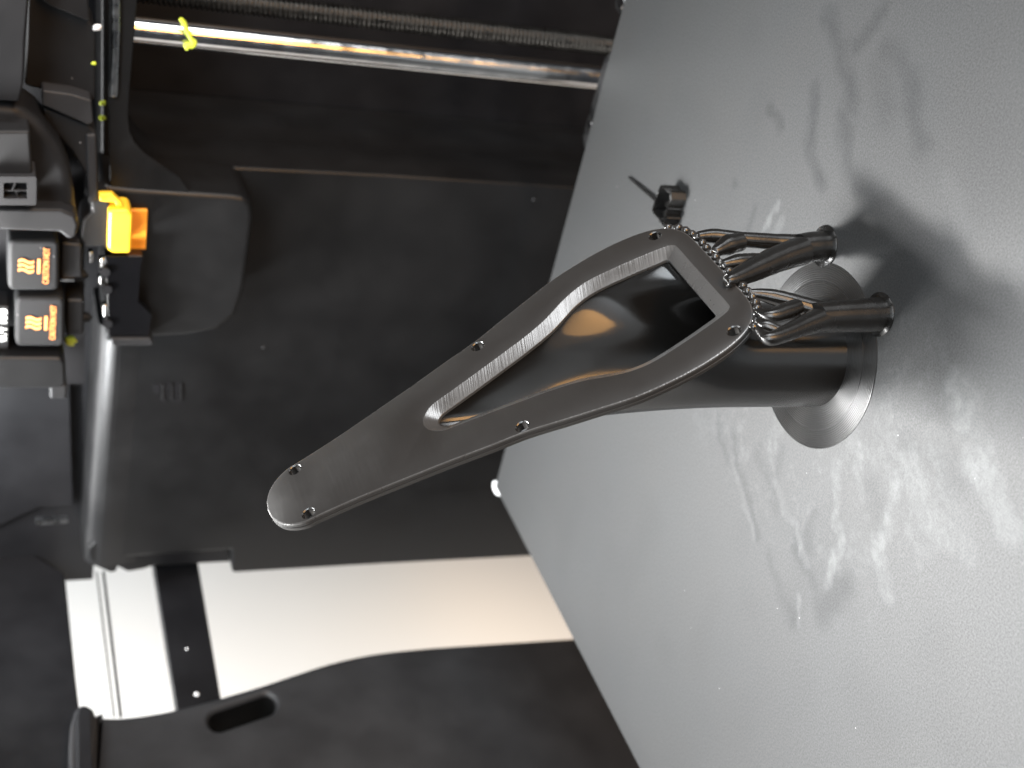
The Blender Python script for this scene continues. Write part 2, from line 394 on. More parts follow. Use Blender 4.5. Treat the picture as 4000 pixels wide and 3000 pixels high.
ca = me.color_attributes.new('smear', 'FLOAT_COLOR', 'POINT')
cc = np.stack([dark, lite, np.zeros_like(dark), np.ones_like(dark)], -1).reshape(-1).astype(np.float32)
ca.data.foreach_set('color', cc)
link('sheet', me, M['bed'], bed)
box('sheet_edge', (0.0, BY, -0.0012), (BX, 0.0, -0.00004), M['bed_edge'], bed)
box('heater_block', (0.004, BY+0.004, -0.008), (BX-0.004, -0.004, -0.0013), M['black'], bed)

# brackets and corner clip peeking out behind the bed
def px_z(name, px, z, t, mat, parent=None, bev=0.0006): return prism(name, [on_z(p, z) for p in px], (0, 0, -t), mat, parent, bev)
def screw_or_hole(p, z, r, parent, mat):
    c = on_z(p, z)
    tube('screw', [c, c+ZZ*0.0012], [r, r*0.85], mat, parent, 16, 40)
b1 = thing('bed_bracket', 'long grey metal bracket behind the bed edge at the foot of the rod', 'bracket', 'bed brackets')
px_z('bracket_plate', [(2375, 209), (2388, 215), (2410, 250), (2420, 300), (2340, 605), (2302, 606), (2290, 595), (2276, 565), (2276, 532), (2348, 270), (2362, 224)], -0.003, 0.002, M['bracket'], b1)
screw_or_hole((2311, 490), -0.003, 0.0021, b1, M['steel'])
screw_or_hole((2381, 247), -0.003, 0.0016, b1, M['black'])  # black disc stands in for the shade of an open hole
px_z('recess_plate', [(2340, 305), (2372, 330), (2350, 395), (2332, 370)], -0.0026, 0.0003, M['dgrey'], b1, 0)
b2 = thing('bed_bracket', 'short bracket with bright screw at the top edge of the picture', 'bracket', 'bed brackets')
px_z('bracket_plate', [(2404, -60), (2402, 30), (2412, 48), (2445, 75), (2480, 60), (2480, -60)], -0.003, 0.002, M['bracket'], b2)
screw_or_hole((2434, 5), -0.003, 0.0032, b2, M['steel'])
o = px_z('corner_clip', [(1924, 1878), (1950, 1880), (1995, 1960), (1966, 1955), (1956, 1940), (1934, 1932), (1922, 1905)], -0.003, 0.004, M['wclip'])
tag(o, 'small white plastic clip under the far corner of the build plate', 'clip')

# ------------------------------------------------------------------ printed duct
LEAN = math.radians(35.5)
AX = np.array([-math.sin(LEAN), 0, math.cos(LEAN)]); NN = np.array([math.cos(LEAN), 0, math.sin(LEAN)]); YY = np.array([0, 1.0, 0])
P0 = hit(2945, 1270, (1, 0, 0), 0.209); P0[1] = 0
CY = lambda s: (-172.4+s/134*1.7)
TC = np.array([0.1842, -0.1746])
TR_ = 0.0150
def pp(s, wv, d=0.0):      # plate coords in mm (s up the slope, wv sideways, d below the face)
    return P0+AX*s/1000+YY*(CY(s)+wv)/1000-NN*d/1000
def mono(tbl, n):
    P = catmull(tbl, n); return P
half = [(134.6, 0), (134.1, 3.6), (132.4, 7.2), (129.5, 10.0), (125.8, 11.7), (121.5, 12.1), (109.9, 13.5), (94, 16.2), (85, 17.8), (73.8, 20.1), (63.6, 22.0), (53.5, 25.0), (44.5, 27.6), (35, 30.2), (26, 31.3), (18, 31.5), (11, 30.8), (5.5, 29.4), (1.5, 27.3), (-1.4, 24.3), (-3.1, 20.5), (-3.7, 16.0), (-3.8, 8), (-3.8, 0)]
h_ = [(p[0], p[1]) for p in mono(half, 5)]
OUT = h_+[(s, -w_) for s, w_ in h_[-2:0:-1]]
ohalf = [(86.6, 0), (86.0, 2.4), (84.2, 4.6), (81.5, 6.0), (75, 7.3), (62.9, 9.9), (52, 12.4), (45, 14.6), (40.5, 16.8), (36.3, 19.0), (30.9, 20.9), (24.9, 21.4), (15, 20.3), (8, 19.2), (3.6, 18.2), (2.0, 17.2), (1.5, 15.6), (1.5, 8), (1.5, 0)]
h2 = [(p[0], p[1]) for p in mono(ohalf, 5)]
ihalf = [(83.2, 0), (82.9, 1.2), (82.0, 2.2), (80.3, 3.1), (74.2, 4.3), (62.0, 6.9), (51, 9.5), (44, 11.7), (39, 14.2), (35, 16.4), (30.3, 17.9), (24.9, 18.3), (15, 17.2), (9, 16.2), (6.2, 15.7), (5.3, 15.2), (5.0, 14.4), (5.0, 8), (5.0, 0)]
h3 = [(p[0], p[1]) for p in mono(ihalf, 5)]
INNER = h3+[(s, -w_) for s, w_ in h3[-2:0:-1]]
OPEN = h2+[(s, -w_) for s, w_ in h2[-2:0:-1]]
def offs(loop, d):
    n = len(loop); P = np.array(loop); T = np.roll(P, -1, 0)-np.roll(P, 1, 0)
    T /= np.linalg.norm(T, axis=1)[:, None]
    nrm = np.stack([T[:, 1], -T[:, 0]], -1)
    area_ = 0.5*np.sum(P[:, 0]*np.roll(P[:, 1], -1)-np.roll(P[:, 0], -1)*P[:, 1])
    if area_ < 0: nrm = -nrm
    return [tuple(p) for p in P+nrm*d]      # d > 0 grows the loop
HOLES = [(124.0, 9.5), (124.2, -9.3), (63.6, 19.2), (63.9, -19.4), (4.0, 25.2), (4.9, -25.8)]
TH = 2.9
duct = thing('printed_duct', 'glossy black printed duct with leaning flange plate on a round tube', 'printed part')
bm = bmesh.new()
def ring(loop, d): return [bm.verts.new(pp(s, w_, d)) for s, w_ in loop]
def join(a, b_):
    n = len(a)
    for i in range(n): bm.faces.new((a[i], a[(i+1) % n], b_[(i+1) % n], b_[i]))
prof_out = [(-0.45, 0.0), (-0.12, 0.14), (0.0, 0.5), (0.0, 1.25), (-0.28, 1.4), (-0.28, 1.55), (0.05, 1.7), (0.05, TH-0.3), (-0.3, TH)]
ro = [ring(offs(OUT, o_), d) for o_, d in prof_out]
for a, b_ in zip(ro, ro[1:]): join(a, b_)
ri = [ring(offs(OPEN, 0.2), 0.0), ring(OPEN, 0.1), ring(INNER, 2.0), ring(offs(INNER, -0.08), 2.15), ring(offs(INNER, -0.08), TH)]
rim_start = len(bm.faces)
for a, b_ in zip(ri, ri[1:]): join(a, b_)
rim_end = len(bm.faces)
def circ(c, r, n=28): return [(c[0]+r*math.cos(2*math.pi*k/n), c[1]+r*math.sin(2*math.pi*k/n)) for k in range(n)]
rh = []; hole_start = len(bm.faces)
for hc in HOLES:
    rr = [ring(circ(hc, r), d) for r, d in ((1.95, 0.0), (1.72, 0.28), (1.66, TH-0.2), (1.9, TH))]
    for a, b_ in zip(rr, rr[1:]): join(a, b_)
    rh.append(rr)
hole_end = len(bm.faces)
def loop_edges(r): return [bm.edges.get((r[i], r[(i+1) % len(r)])) for i in range(len(r))]
es = loop_edges(ro[0])+loop_edges(ri[0])
for rr in rh: es += loop_edges(rr[0])
bmesh.ops.triangle_fill(bm, edges=es, use_beauty=True, normal=Vector(NN))
es = loop_edges(ro[-1])+loop_edges(ri[-1])
for rr in rh: es += loop_edges(rr[-1])
bmesh.ops.triangle_fill(bm, edges=es, use_beauty=True, normal=Vector(-NN))
bm.faces.ensure_lookup_table()
for i in range(rim_start, rim_end): bm.faces[i].material_index = 1
for i in range(0, 2*len(OUT)): bm.faces[i].material_index = 1  # outer edge strips take the paler rim colour as a highlight line
for i in range(hole_start, hole_end): bm.faces[i].material_index = 2  # hole walls get the darker tube colour for the shade inside
fl = from_bm('flange_plate', bm, M['plate'], duct, 28)
fl.data.materials.append(M['rim']); fl.data.materials.append(M['tube'])

def resample(loop, n):
    P = np.array(loop+[loop[0]]); d = np.r_[0, np.cumsum(np.linalg.norm(np.diff(P, axis=0), axis=1))]
    t = np.linspace(0, d[-1], n+1)[:-1]
    return np.stack([np.interp(t, d, P[:, 0]), np.interp(t, d, P[:, 1])], -1)
def loft(name, grow, rad, d0, zc, m_open, mat):
    n = 120
    lp = resample(offs(INNER, grow), n)
    # start of OPEN is the tip (uphill): on the tube that is the -x side
    A_ = np.array([pp(s, w_, d0) for s, w_ in lp])
    cy = TC[1]
    ph = np.linspace(0, 2*math.pi, n+1)[:-1]
    B_ = np.stack([TC[0]-rad*np.cos(ph), cy+rad*np.sin(ph), np.full(n, zc)], -1)
    bm2 = bmesh.new(); rings = []
    for t in np.linspace(0, 1, 36):
        h00 = 2*t**3-3*t**2+1; h10 = t**3-2*t**2+t; h01 = -2*t**3+3*t**2; h11 = t**3-t**2
        dist = np.linalg.norm(A_-B_, axis=1)[:, None]
        Q = h00*A_+h10*(-NN[None, :]*m_open*dist)+h01*B_+h11*(np.array([[0, 0, -1.0]])*dist*1.15)
        rings.append([bm2.verts.new(q) for q in Q])
    for z in np.linspace(zc, 0.0002, 10)[1:]:
        rings.append([bm2.verts.new((b_[0], b_[1], z)) for b_ in B_])
    for a, b_ in zip(rings, rings[1:]):
        for k in range(n): bm2.faces.new((a[k], a[(k+1) % n], b_[(k+1) % n], b_[k]))
    return from_bm(name, bm2, mat, duct, 70)
loft('duct_body', 1.7, TR_, TH-0.3, 0.030, 0.22, M['tube'])
loft('duct_lining', 0.25, TR_-0.0016, TH-0.02, 0.030, 0.22, M['tube'])
def annulus(name, r0, r1, z0, z1, mat):
    bm2 = bmesh.new(); n = 128
    prof = [(r0, z0), (r0, z1), (r1-0.0002, z1), (r1, z1-0.0001), (r1, z0)]
    R = [[bm2.verts.new((TC[0]+r*math.cos(2*math.pi*k/n), TC[1]+r*math.sin(2*math.pi*k/n), z)) for k in range(n)] for r, z in prof]
    for a, b_ in zip(R, R[1:]+R[:1]):
        for k in range(n): bm2.faces.new((a[k], a[(k+1) % n], b_[(k+1) % n], b_[k]))
    return from_bm(name, bm2, mat, duct, 30)
RM = rings_mat('printed_rings', TC, (0.013, 0.0128, 0.0125), 0.00062, 0.35)
annulus('brim', 0.0216, 0.0273, 0.00002, 0.0003, RM)
annulus('foot_ring', 0.0138, 0.0217, 0.00003, 0.0006, RM)

# ------------------------------------------------------------------ tree supports under the lower edge
def lower(s_y, d=2.0, ds=0.0):         # a point on the lower edge of the flange at sideways position s_y (mm)
    b_ = np.interp(abs(s_y), [0, 16, 20.5, 24.3, 27.3, 29.4], [-3.8, -3.75, -3.1, -1.4, 1.5, 5.5])
    return pp(b_-0.5-ds, s_y, d)
def tree(label, foot_px, branches, beads):
    t = thing('tree_support', label, 'support', 'tree supports under the flange')
    f = on_z(foot_px)
    bm2 = bmesh.new()
    n = 40
    rings = []
    for r, z in ((0.0060, 0.00002), (0.0061, 0.0004), (0.0058, 0.0007), (0.0044, 0.0009)):
        rings.append([bm2.verts.new((f[0]+r*math.cos(2*math.pi*k/n), f[1]+r*math.sin(2*math.pi*k/n), z)) for k in range(n)])
    for a, b_ in zip(rings, rings[1:]):
        for k in range(n): bm2.faces.new((a[k], a[(k+1) % n], b_[(k+1) % n], b_[k]))
    bm2.faces.new(rings[-1]); from_bm('foot', bm2, M['tree'], t, 40)
    for name, pts, radii in branches:
        P = []
        for p in pts:
            if p == 'foot': P.append(f+ZZ*0.0006)
            elif len(p) == 3: P.append(hit(p[0], p[1], (1, 0, 0), p[2]))
            else: P.append(lower(p[0]))
        k = 6
        path = catmull(P, k); rad = [float(v) for v in np.interp(np.linspace(0, 1, len(path)), np.linspace(0, 1, len(radii)), radii)]
        rad = [r*1.12*(1+random.uniform(-.015, .015)) for r in rad]
        tube(name, path, rad, M['tree'], t, 22, 70)
    for s_y in beads:
        c = lower(s_y, d=random.uniform(0.5, 1.0), ds=0.85)
        blob('bead', c, random.uniform(0.00105, 0.0013), M['bead'], t, (1, 1, 1.15), 2, 0.12)
    return t
tree('forked black tree support standing behind, nearest the hollow stub', (3222, 962),
     [('trunk', ['foot', (3170, 965, .2130), (3120, 972, .2128)], [.0041, .0039, .0038]),
      ('branch', [(3140, 958, .2130), (3030, 945, .2130), (2900, 935, .2130), (2790, 922, .2125), (2725, 925, .2120)], [.0028, .0021, .0019, .0019, .0013]),
      ('branch', [(3130, 980, .2128), (3040, 1010, .2124), (2950, 1050, .2120), (2860, 1092, .2117), (2835, 1096, .2117)], [.0037, .0034, .0030, .0020, .0012]),
      ('branch', [(2890, 945, .2130), (2840, 958, .2128), (2790, 985, .2120)], [.0024, .0026, .0011]),
      ('branch', [(3010, 1010, .2122), (2940, 1020, .2125), (2880, 1025, .2124), (2820, 1035, .2118)], [.0014, .0020, .0021, .0011]),
      ],
     [26.4, 24.2, 21.6, 18.8, 16.0, 13.2, 10.4, 7.6, 4.9, 2.2, -0.4])
tree('stout black tree support standing in front, under the rounded flange corner', (3437, 1228),
     [('trunk', ['foot', (3360, 1232, .2098), (3270, 1236, .2106), (3185, 1240, .2112)], [.0043, .0041, .0038, .0034]),
      ('branch', [(3230, 1230, .2108), (3120, 1190, .2118), (3020, 1160, .2120), (2930, 1145, .2118)], [.0030, .0022, .0019, .0010]),
      ('branch', [(3200, 1248, .2110), (3120, 1280, .2116), (3050, 1310, .2122), (3000, 1322, .2120), (2965, 1290, .2112)], [.0030, .0022, .0018, .0015, .0009]),
      ('branch', [(3110, 1200, .2120), (3060, 1220, .2126), (3010, 1235, .2124), (2960, 1215, .2116)], [.0020, .0021, .0017, .0009]),
      ('branch', [(3040, 1295, .2120), (2990, 1270, .2124), (2960, 1255, .2118)], [.0014, .0014, .0009])],
     [-3.2, -5.9, -8.6, -11.3, -14.0, -16.7, -19.3, -21.7, -23.8, -25.6, -27.2])

# hollow stub of support material
st = thing('support_stub', 'small hollow black stub of support with a thin whisker, on the plate behind the duct', 'support')
top = [(2579, 724), (2596, 722), (2606, 742), (2622, 752), (2624, 778), (2612, 800), (2606, 822), (2600, 842), (2594, 872), (2586, 882), (2574, 858), (2553, 836), (2546, 818), (2552, 800), (2560, 775), (2570, 745)]
ZT = 0.0058
out3 = [on_z(p, ZT) for p in top]; cen = np.mean(out3, 0)
inn3 = [p+(cen-p)/np.linalg.norm(cen-p)*0.0007 for p in out3]
prism('wall', [p-ZZ*(ZT-0.00004) for p in out3], (0, 0, ZT-0.00004), M['tree'], st, 0.0, 2, [[p-ZZ*(ZT-0.00004) for p in inn3]])
wa, wb = on_z((2566, 785), 0.0012), on_z((2457, 692), 0.0006)
tube('whisker', [wa, (wa+wb)/2+ZZ*0.0001, wb], [.0006, .00055, .0004], M['tree'], st, 10)
zz = [on_z(p, 0.0030) for p in ((2612, 735), (2648, 748), (2640, 790), (2622, 800), (2638, 815), (2616, 835), (2632, 850), (2600, 862), (2622, 880))]
bm = bmesh.new()
for a, b_ in zip(zz, zz[1:]):
    for q0, q1 in ((a, b_),):
        d = np.array([-(q1-q0)[1], (q1-q0)[0], 0]); d = d/np.linalg.norm(d)*0.0004
        v = [bm.verts.new(Vector((*(p[:2]), z))) for z in (0.0, 0.0056) for p in (q0-d, q1-d, q1+d, q0+d)]
        for f in ((0, 1, 2, 3), (4, 5, 6, 7), (0, 1, 5, 4), (1, 2, 6, 5), (2, 3, 7, 6), (3, 0, 4, 7)): bm.faces.new([v[i] for i in f])
from_bm('zigzag_wall', bm, M['tree'], st)

# ------------------------------------------------------------------ motion parts
o = tube('guide_rod', [(0.1903, 0.030, -0.2), (0.1903, 0.030, 0.180)], 0.0050, M['steel'], None, 48)
tag(o, 'polished steel vertical guide rod with twin highlights', 'rod')
ls = thing('lead_screw', 'dark ridged lead screw beside the polished rod', 'lead screw')
bm = bmesh.new(); seg = 28; pitch = 0.002; z0, z1 = -0.06, 0.18; steps = int((z1-z0)/pitch*8)
prev = None
for i in range(steps+1):
    z = z0+(z1-z0)*i/steps
    rg = []
    for k in range(seg):
        a = 2*math.pi*k/seg; phs = ((z/pitch-k/seg) % 1.0)
        r = 0.0033+0.0010*min(1, max(0, (abs(phs-0.5)*2-0.25)*2.2))
        rg.append(bm.verts.new((0.1950+r*math.cos(a), 0.060+r*math.sin(a), z)))
    if prev:
        for k in range(seg): bm.faces.new((prev[k], prev[(k+1) % seg], rg[(k+1) % seg], rg[k]))
    prev = rg
from_bm('thread', bm, M['screw'], ls, 50)
o = tube('filament_scrap', catmull([on_y(p, 0.0238) for p in ((703, 72), (716, 88), (726, 112), (738, 132), (748, 156), (758, 166), (748, 176), (726, 176), (733, 192))], 5),
         [float(v) for v in np.interp(np.linspace(0, 1, 41), [0, .15, .5, .7, 1], [.0007, .0011, .0009, .0013, .0008])], M['lime'], None, 10)
tag(o, 'bent lime green filament scrap stuck to the polished rod', 'filament')

# ------------------------------------------------------------------ back cover of the chamber
back = thing('back_cover', 'large dark moulded back cover with rounded recess and top ledge', 'panel')
YB = 0.050
outl = [(400, 2090), (345, 2140), (350, 2185), (385, 2220), (430, 2240), (455, 2237), (468, 2178), (905, 2148), (908, 2240), (1500, 2205), (2080, 2175), (2700, 2145), (2700, 760), (2200, 728), (1500, 682), (800, 648)]
outl += [tuple(p) for p in catmull([(680, 640), (600, 620), (548, 580), (516, 525), (500, 460)], 4)] + [(487, 300), (476, 150), (470, 0), (462, -250), (395, -250), (395, 700), (410, 1330), (440, 1340), (425, 1700)]
slab_y('front_panel', outl, YB, 0.028, M['cover'], back, 0.004, 4)
# rounded top ledge
pl, pr = on_y((362, 2100), YB), on_y((405, 1330), YB)
bm = bmesh.new(); n = 14; R = 0.0095
prof = [(YB-0.0012+R*(1-math.sin(a)), -0.006+R*math.cos(a)) for a in np.linspace(math.pi/2, 0, n)]+[(YB+0.060, R-0.006), (YB+0.060, -0.02), (YB-0.0012, -0.004), (YB+0.001, -0.02)]
L_ = [bm.verts.new((-0.080, y, 0.1728+z)) for y, z in prof]; R_ = [bm.verts.new((0.052, y, 0.1728+z)) for y, z in prof]
for i in range(len(prof)): bm.faces.new((L_[i], L_[(i+1) % len(prof)], R_[(i+1) % len(prof)], R_[i]))
bm.faces.new(L_); bm.faces.new(R_)
from_bm('top_ledge', bm, M['ledge'], back, 40)
box('recess_wall', (0.06, 0.135, -0.25), (0.42, 0.14, 0.32), M['black'], back)
box('inner_wall', (0.100, 0.0785, -0.2), (0.128, 0.135, 0.30), M['cover'], back, 0.004)
box('upper_wall', (-0.12, 0.085, 0.168), (0.42, 0.134, 0.34), M['black'], back)
slab_y('notch_lip', [(440, 2150), (440, 2206), (500, 2235), (560, 2225), (600, 2212), (905, 2196), (905, 2130), (460, 2130)], YB+0.016, 0.012, M['black'], back, 0.001)
slab_y('overhang_lip', [(425, -250), (548, -250), (536, 0), (524, 150), (506, 362), (501, 460), (508, 515), (528, 560), (565, 600), (620, 640), (700, 690), (760, 775), (430, 775), (424, 400)], 0.0231, 0.0016, M['cover'], back, 0.0006)
slab_y('scuffed_strip', [(432, -250), (470, -250), (472, 100), (462, 385), (426, 385), (436, 200)], 0.0205, 0.003, M['strip'], back, 0.0012)
# small mark: proud dark slabs give the pits' shade, paler bars their rims
for q in ((612, 1520, 26, 36), (650, 1513, 24, 24), (650, 1540, 26, 24), (686, 1516, 26, 26), (684, 1542, 26, 26), (652, 1497, 24, 10), (698, 1496, 24, 9), (640, 1564, 24, 12), (688, 1564, 26, 12)):
    x, y, a, b_ = q
    slab_y('pit_shade', [(x-a/2, y-b_/2), (x+a/2, y-b_/2), (x+a/2, y+b_/2), (x-a/2, y+b_/2)], YB-0.0002, 0.001, M['black'], back)
for q in ((632, 1500, 8, 62), (668, 1500, 6, 62), (704, 1500, 6, 66)):
    slab_y('pit_rib', [(q[0], q[1]), (q[0]+q[2], q[1]), (q[0]+q[2], q[1]+q[3]), (q[0], q[1]+q[3])], YB-0.0008, 0.001, M['grey'], back)
# purge bin on the cover
bn = thing('purge_bin', 'rounded box bulging from the back cover below the yellow lever', 'bin')
slab_y('bin_body', [(395, 720), (430, 728), (518, 738), (723, 752), (904, 764), (960, 772), (985, 800), (990, 850), (975, 980), (952, 1142), (920, 1235), (844, 1292), (723, 1314), (603, 1320), (420, 1335), (400, 1000)], 0.022, 0.032, M['cover'], bn, 0.0085, 6)
o = slab_y('dark_slot', [(612, 795), (622, 795), (622, 835), (612, 835)], 0.0218, 0.001, M['black'], bn)
tr = slab_y('tray_lip', [(432, 1322), (590, 1322), (602, 1338), (596, 1352), (440, 1352)], 0.012, 0.012, M['grey'], bn, 0.001)

# glossy wiper plate
wp = thing('wiper_plate', 'glossy black stepped wiper plate under the nozzles', 'wiper')
slab_y('plate', [(410, 1000), (557, 1000), (557, 1022), (552, 1023), (540, 1180), (593, 1230), (580, 1325), (425, 1318), (420, 1200), (416, 1100)], 0.0135, 0.006, M['gloss'], wp, 0.0008)
for q in ((388, 1008, 416, 1056), (382, 1080, 408, 1118), (398, 1190, 424, 1245), (346, 985, 366, 1030)):
    slab_y('spring_strip', [(q[0], q[1]), (q[2], q[1]), (q[2], q[3]), (q[0], q[3])], 0.014, 0.004, M['steel'], wp, 0.0012)
for q in ((410, 1060), (418, 1128), (420, 1262)):
    c = on_y(q, 0.0128); tube('lug', [c+np.array([0, -0.001, 0]), c+np.array([0, 0.003, 0])], [0.0018, 0.0018], M['black'], wp, 14, 40)
# yellow lever
lv = thing('wiper_lever', 'bright yellow lever with orange back plate beside the wiper', 'lever')
slab_y('lever_block', [(425, 822), (505, 822), (520, 842), (512, 990), (440, 990), (420, 975)], 0.008, 0.012, M['yellow'], lv, 0.0035, 5)
slab_y('back_plate', [(500, 822), (577, 822), (570, 975), (500, 975)], 0.020, 0.002, M['orange'], lv, 0.0004)
slab_y('lever_arm', [(386, 758), (440, 757), (470, 785), (492, 828), (462, 828), (448, 792), (390, 787)], 0.010, 0.003, M['yellow'], lv, 0.0006)
sb = slab_y('switch_box', [(322, 858), (358, 828), (352, 780), (425, 775), (440, 830), (432, 966), (330, 966), (312, 930)], 0.012, 0.016, M['grey'])
bevel(sb, 0.0012); tag(sb, 'small grey switch box behind the yellow lever', 'switch box')

# ------------------------------------------------------------------ toolhead
th = thing('toolhead', 'black and grey twin nozzle toolhead with caution labels', 'toolhead')
slab_y('gantry_cover', [(-200, -200), (130, -200), (100, 150), (92, 330), (75, 400), (-200, 380)], -0.004, 0.02, M['black'], th, 0.001)
slab_y('upper_shroud', [(115, -200), (330, -200), (330, 62), (375, 112), (372, 395), (290, 372), (165, 350), (96, 335), (104, 150)], 0.018, 0.02, M['dgrey'], th, 0.001)
slab_y('shroud_lip', [(140, -200), (330, -200), (352, 88), (200, 26), (150, -10)], 0.014, 0.004, M['dgrey'], th, 0.0008)
slab_y('shroud_wedge', [(165, 352), (280, 368), (358, 392), (366, 480), (345, 490), (165, 412)], 0.010, 0.012, M['lgrey'], th, 0.0008)
slab_y('shroud_foot', [(168, 420), (350, 492), (378, 520), (386, 720), (340, 690), (280, 590), (215, 520), (172, 470)], 0.013, 0.012, M['grey'], th, 0.001)
slab_y('side_post', [(335, 525), (376, 525), (384, 780), (345, 800), (340, 650)], 0.0115, 0.01, M['lgrey'], th, 0.001)
slab_y('body_shell', [(-200, 388), (70, 412), (150, 470), (235, 575), (275, 670), (292, 760), (300, 870), (-200, 880)], 0.0, 0.024, M['dgrey'], th, 0.004, 4)
fan = slab_y('fan_duct', [(-200, 512), (118, 512), (128, 684), (-200, 690)], -0.010, 0.012, M['grey'], th, 0.0012)
gr = slab_y('grille_frame', round_rect(-40, 142, 690, 802, 8), -0.0125, 0.014, M['lgrey'], th, 0.0008, 3, [[(14, 714), (106, 714), (106, 776), (14, 776)]])
slab_y('grille_well', [(8, 708), (112, 708), (112, 782), (8, 782)], -0.0085, 0.003, M['black'], th)
for q in ([(14, 743), (106, 743), (106, 747), (14, 747)], [(56, 716), (62, 716), (50, 743), (44, 743)], [(56, 747), (62, 747), (76, 775), (69, 775)]):
    slab_y('grille_bar', q, -0.0115, 0.001, M['lgrey'], gr)
slab_y('bottom_bar', [(-200, 812), (240, 816), (296, 842), (308, 880), (300, 925), (272, 938), (232, 908), (-200, 893)], -0.006, 0.02, M['grey'], th, 0.003, 4)
slab_y('backing', [(-200, 380), (330, 480), (330, 1500), (-200, 1500)], 0.030, 0.004, M['black'], th)
def sock(x0, x1, y0, y1, blk, tip):
    s = slab_y('hotend_sock', round_rect(x0, x1, y0, y1, 26), 0.004, 0.018, M['sock'], th, 0.0018, 4)
    c = on_y(((x0+x1)/2, (y0+y1)/2), 0.0038)
    k = 0.0218/204                                      # metres per photo pixel here
    def at(px, py): return c+np.array([-(py-(y0+y1)/2)*k, -0.0003, -(px-(x0+x1)/2)*k*0.9])
    cx = x0+147
    text_mesh('caution_text', 'CAUTION HOT', 0.0030, at(cx, (y0+y1)/2-2), (1, 0, 0), (0, 0, 1), M['orange_print'], s, 'CENTER', 0.72, 0.0)
    ly = (y0+y1)/2+1
    prism('heat_mark', [at(x0+115, ly-28), at(x0+125, ly-28), at(x0+125, ly+28), at(x0+115, ly+28)], (0, 0.00025, 0), M['orange_print'], s)
    for j in (-18, 0, 18):
        bm2 = bmesh.new(); cl = [(x0+46+56*t, ly+j-5*math.sin(t*2*math.pi)) for t in np.linspace(0, 1, 17)]
        a_ = [bm2.verts.new(at(px, py-4.6)) for px, py in cl]; b2_ = [bm2.verts.new(at(px, py+4.6)) for px, py in cl]
        a3 = [bm2.verts.new(v.co+Vector((0, 0.00025, 0))) for v in a_]; b3 = [bm2.verts.new(v.co+Vector((0, 0.00025, 0))) for v in b2_]
        for i in range(16):
            bm2.faces.new((a_[i], a_[i+1], b2_[i+1], b2_[i])); bm2.faces.new((a3[i], a3[i+1], b3[i+1], b3[i]))
            bm2.faces.new((a_[i], a_[i+1], a3[i+1], a3[i])); bm2.faces.new((b2_[i], b2_[i+1], b3[i+1], b3[i]))
        from_bm('heat_mark', bm2, M['orange_print'], s)
    slab_y('heater_foot', blk, 0.010, 0.014, M['dgrey'], th, 0.0012)
    n_c = on_y(tip, 0.016)
    tube('nozzle', [n_c+ZZ*0.006, n_c+ZZ*0.0015, n_c], [0.0024, 0.0020, 0.0006], M['bracket'], th, 18, 40)
sock(30, 233, 938, 1138, [(236, 948), (320, 955), (322, 1086), (236, 1094)], (345, 1075))
sock(58, 254, 1163, 1357, [(258, 1170), (328, 1172), (328, 1308), (258, 1316)], (360, 1240))
slab_y('edge_highlight', [(236, 1090), (290, 1092), (290, 1101), (236, 1100)], 0.009, 0.002, M['steel'], th)  # steel sliver added to draw the highlight beside the heater foot
stp = slab_y('nozzle_plate', [(-200, 1195), (36, 1195), (36, 1372), (-200, 1372)], 0.006, 0.012, M['dgrey'], th, 0.0008)
c = on_y((4, 1335), 0.0057)
text_mesh('plate_text', '0.4 I08', 0.0062, c, (1, 0, 0), (0, 0, 1), M['white_print'], stp, 'LEFT', 0.85, 0.00012)
slab_y('lower_cover', [(-200, 1395), (200, 1398), (240, 1400), (256, 1420), (258, 1500), (240, 1520), (-200, 1520)], 0.000, 0.024, M['cover'], th, 0.0045, 5)
slab_y('tail_block', [(195, 1505), (262, 1505), (262, 1560), (195, 1560)], 0.010, 0.010, M['grey'], th, 0.001)
slab_y('rear_shell', [(-200, 1500), (275, 1500), (282, 1800), (290, 1975), (150, 1985), (-200, 2150)], 0.078, 0.006, M['black'], th, 0.001)
o = slab_y('belt_strip', [(140, 2036), (266, 2030), (266, 2044), (140, 2052)], 0.030, 0.003, M['strip'])
tag(o, 'thin pale metal strip above the top ledge', 'metal strip')

# ------------------------------------------------------------------ left side of the printer
XL = -0.094
col_edge = [(366, 2790), (475, 2793), (610, 2776), (691, 2759), (800, 2732), (874, 2711), (1017, 2669), (1152, 2624), (1288, 2581), (1424, 2550), (1520, 2536), (1650, 2523), (1775, 2514), (2239, 2484), (2800, 2452)]
col_edge = [tuple(p) for p in catmull(col_edge, 3)]
slot = []
A0, A1, rs = np.array([856., 2812.]), np.array([1038., 2750.]), 42.0
dv = (A1-A0)/np.linalg.norm(A1-A0); base_a = math.atan2(dv[1], dv[0])
for k in range(13): a = base_a+math.pi/2+math.pi*k/12; slot.append((A0[0]+rs*math.cos(a), A0[1]+rs*math.sin(a)))
for k in range(13): a = base_a-math.pi/2+math.pi*k/12; slot.append((A1[0]+rs*math.cos(a), A1[1]+rs*math.sin(a)))
side = thing('side_cover', 'curved charcoal side cover with an oblong slot at lower left', 'panel')
o2d = [on_x(p, XL)[1:] for p in col_edge+[(3300, 2900), (3300, 3600), (330, 3600)]]
s2d = [on_x(p, XL)[1:] for p in slot]
bm = bmesh.new()
def ringx(loop, off, d): return [bm.verts.new((XL-d, p[0], p[1])) for p in offs([tuple(q) for q in loop], off)]
fr = [(1-math.sin(a), 1-math.cos(a)) for a in np.linspace(0, math.pi/2, 7)]
ra = [ringx(o2d, -0.004*k, 0.004*d) for k, d in fr]+[ringx(o2d, 0, 0.02)]
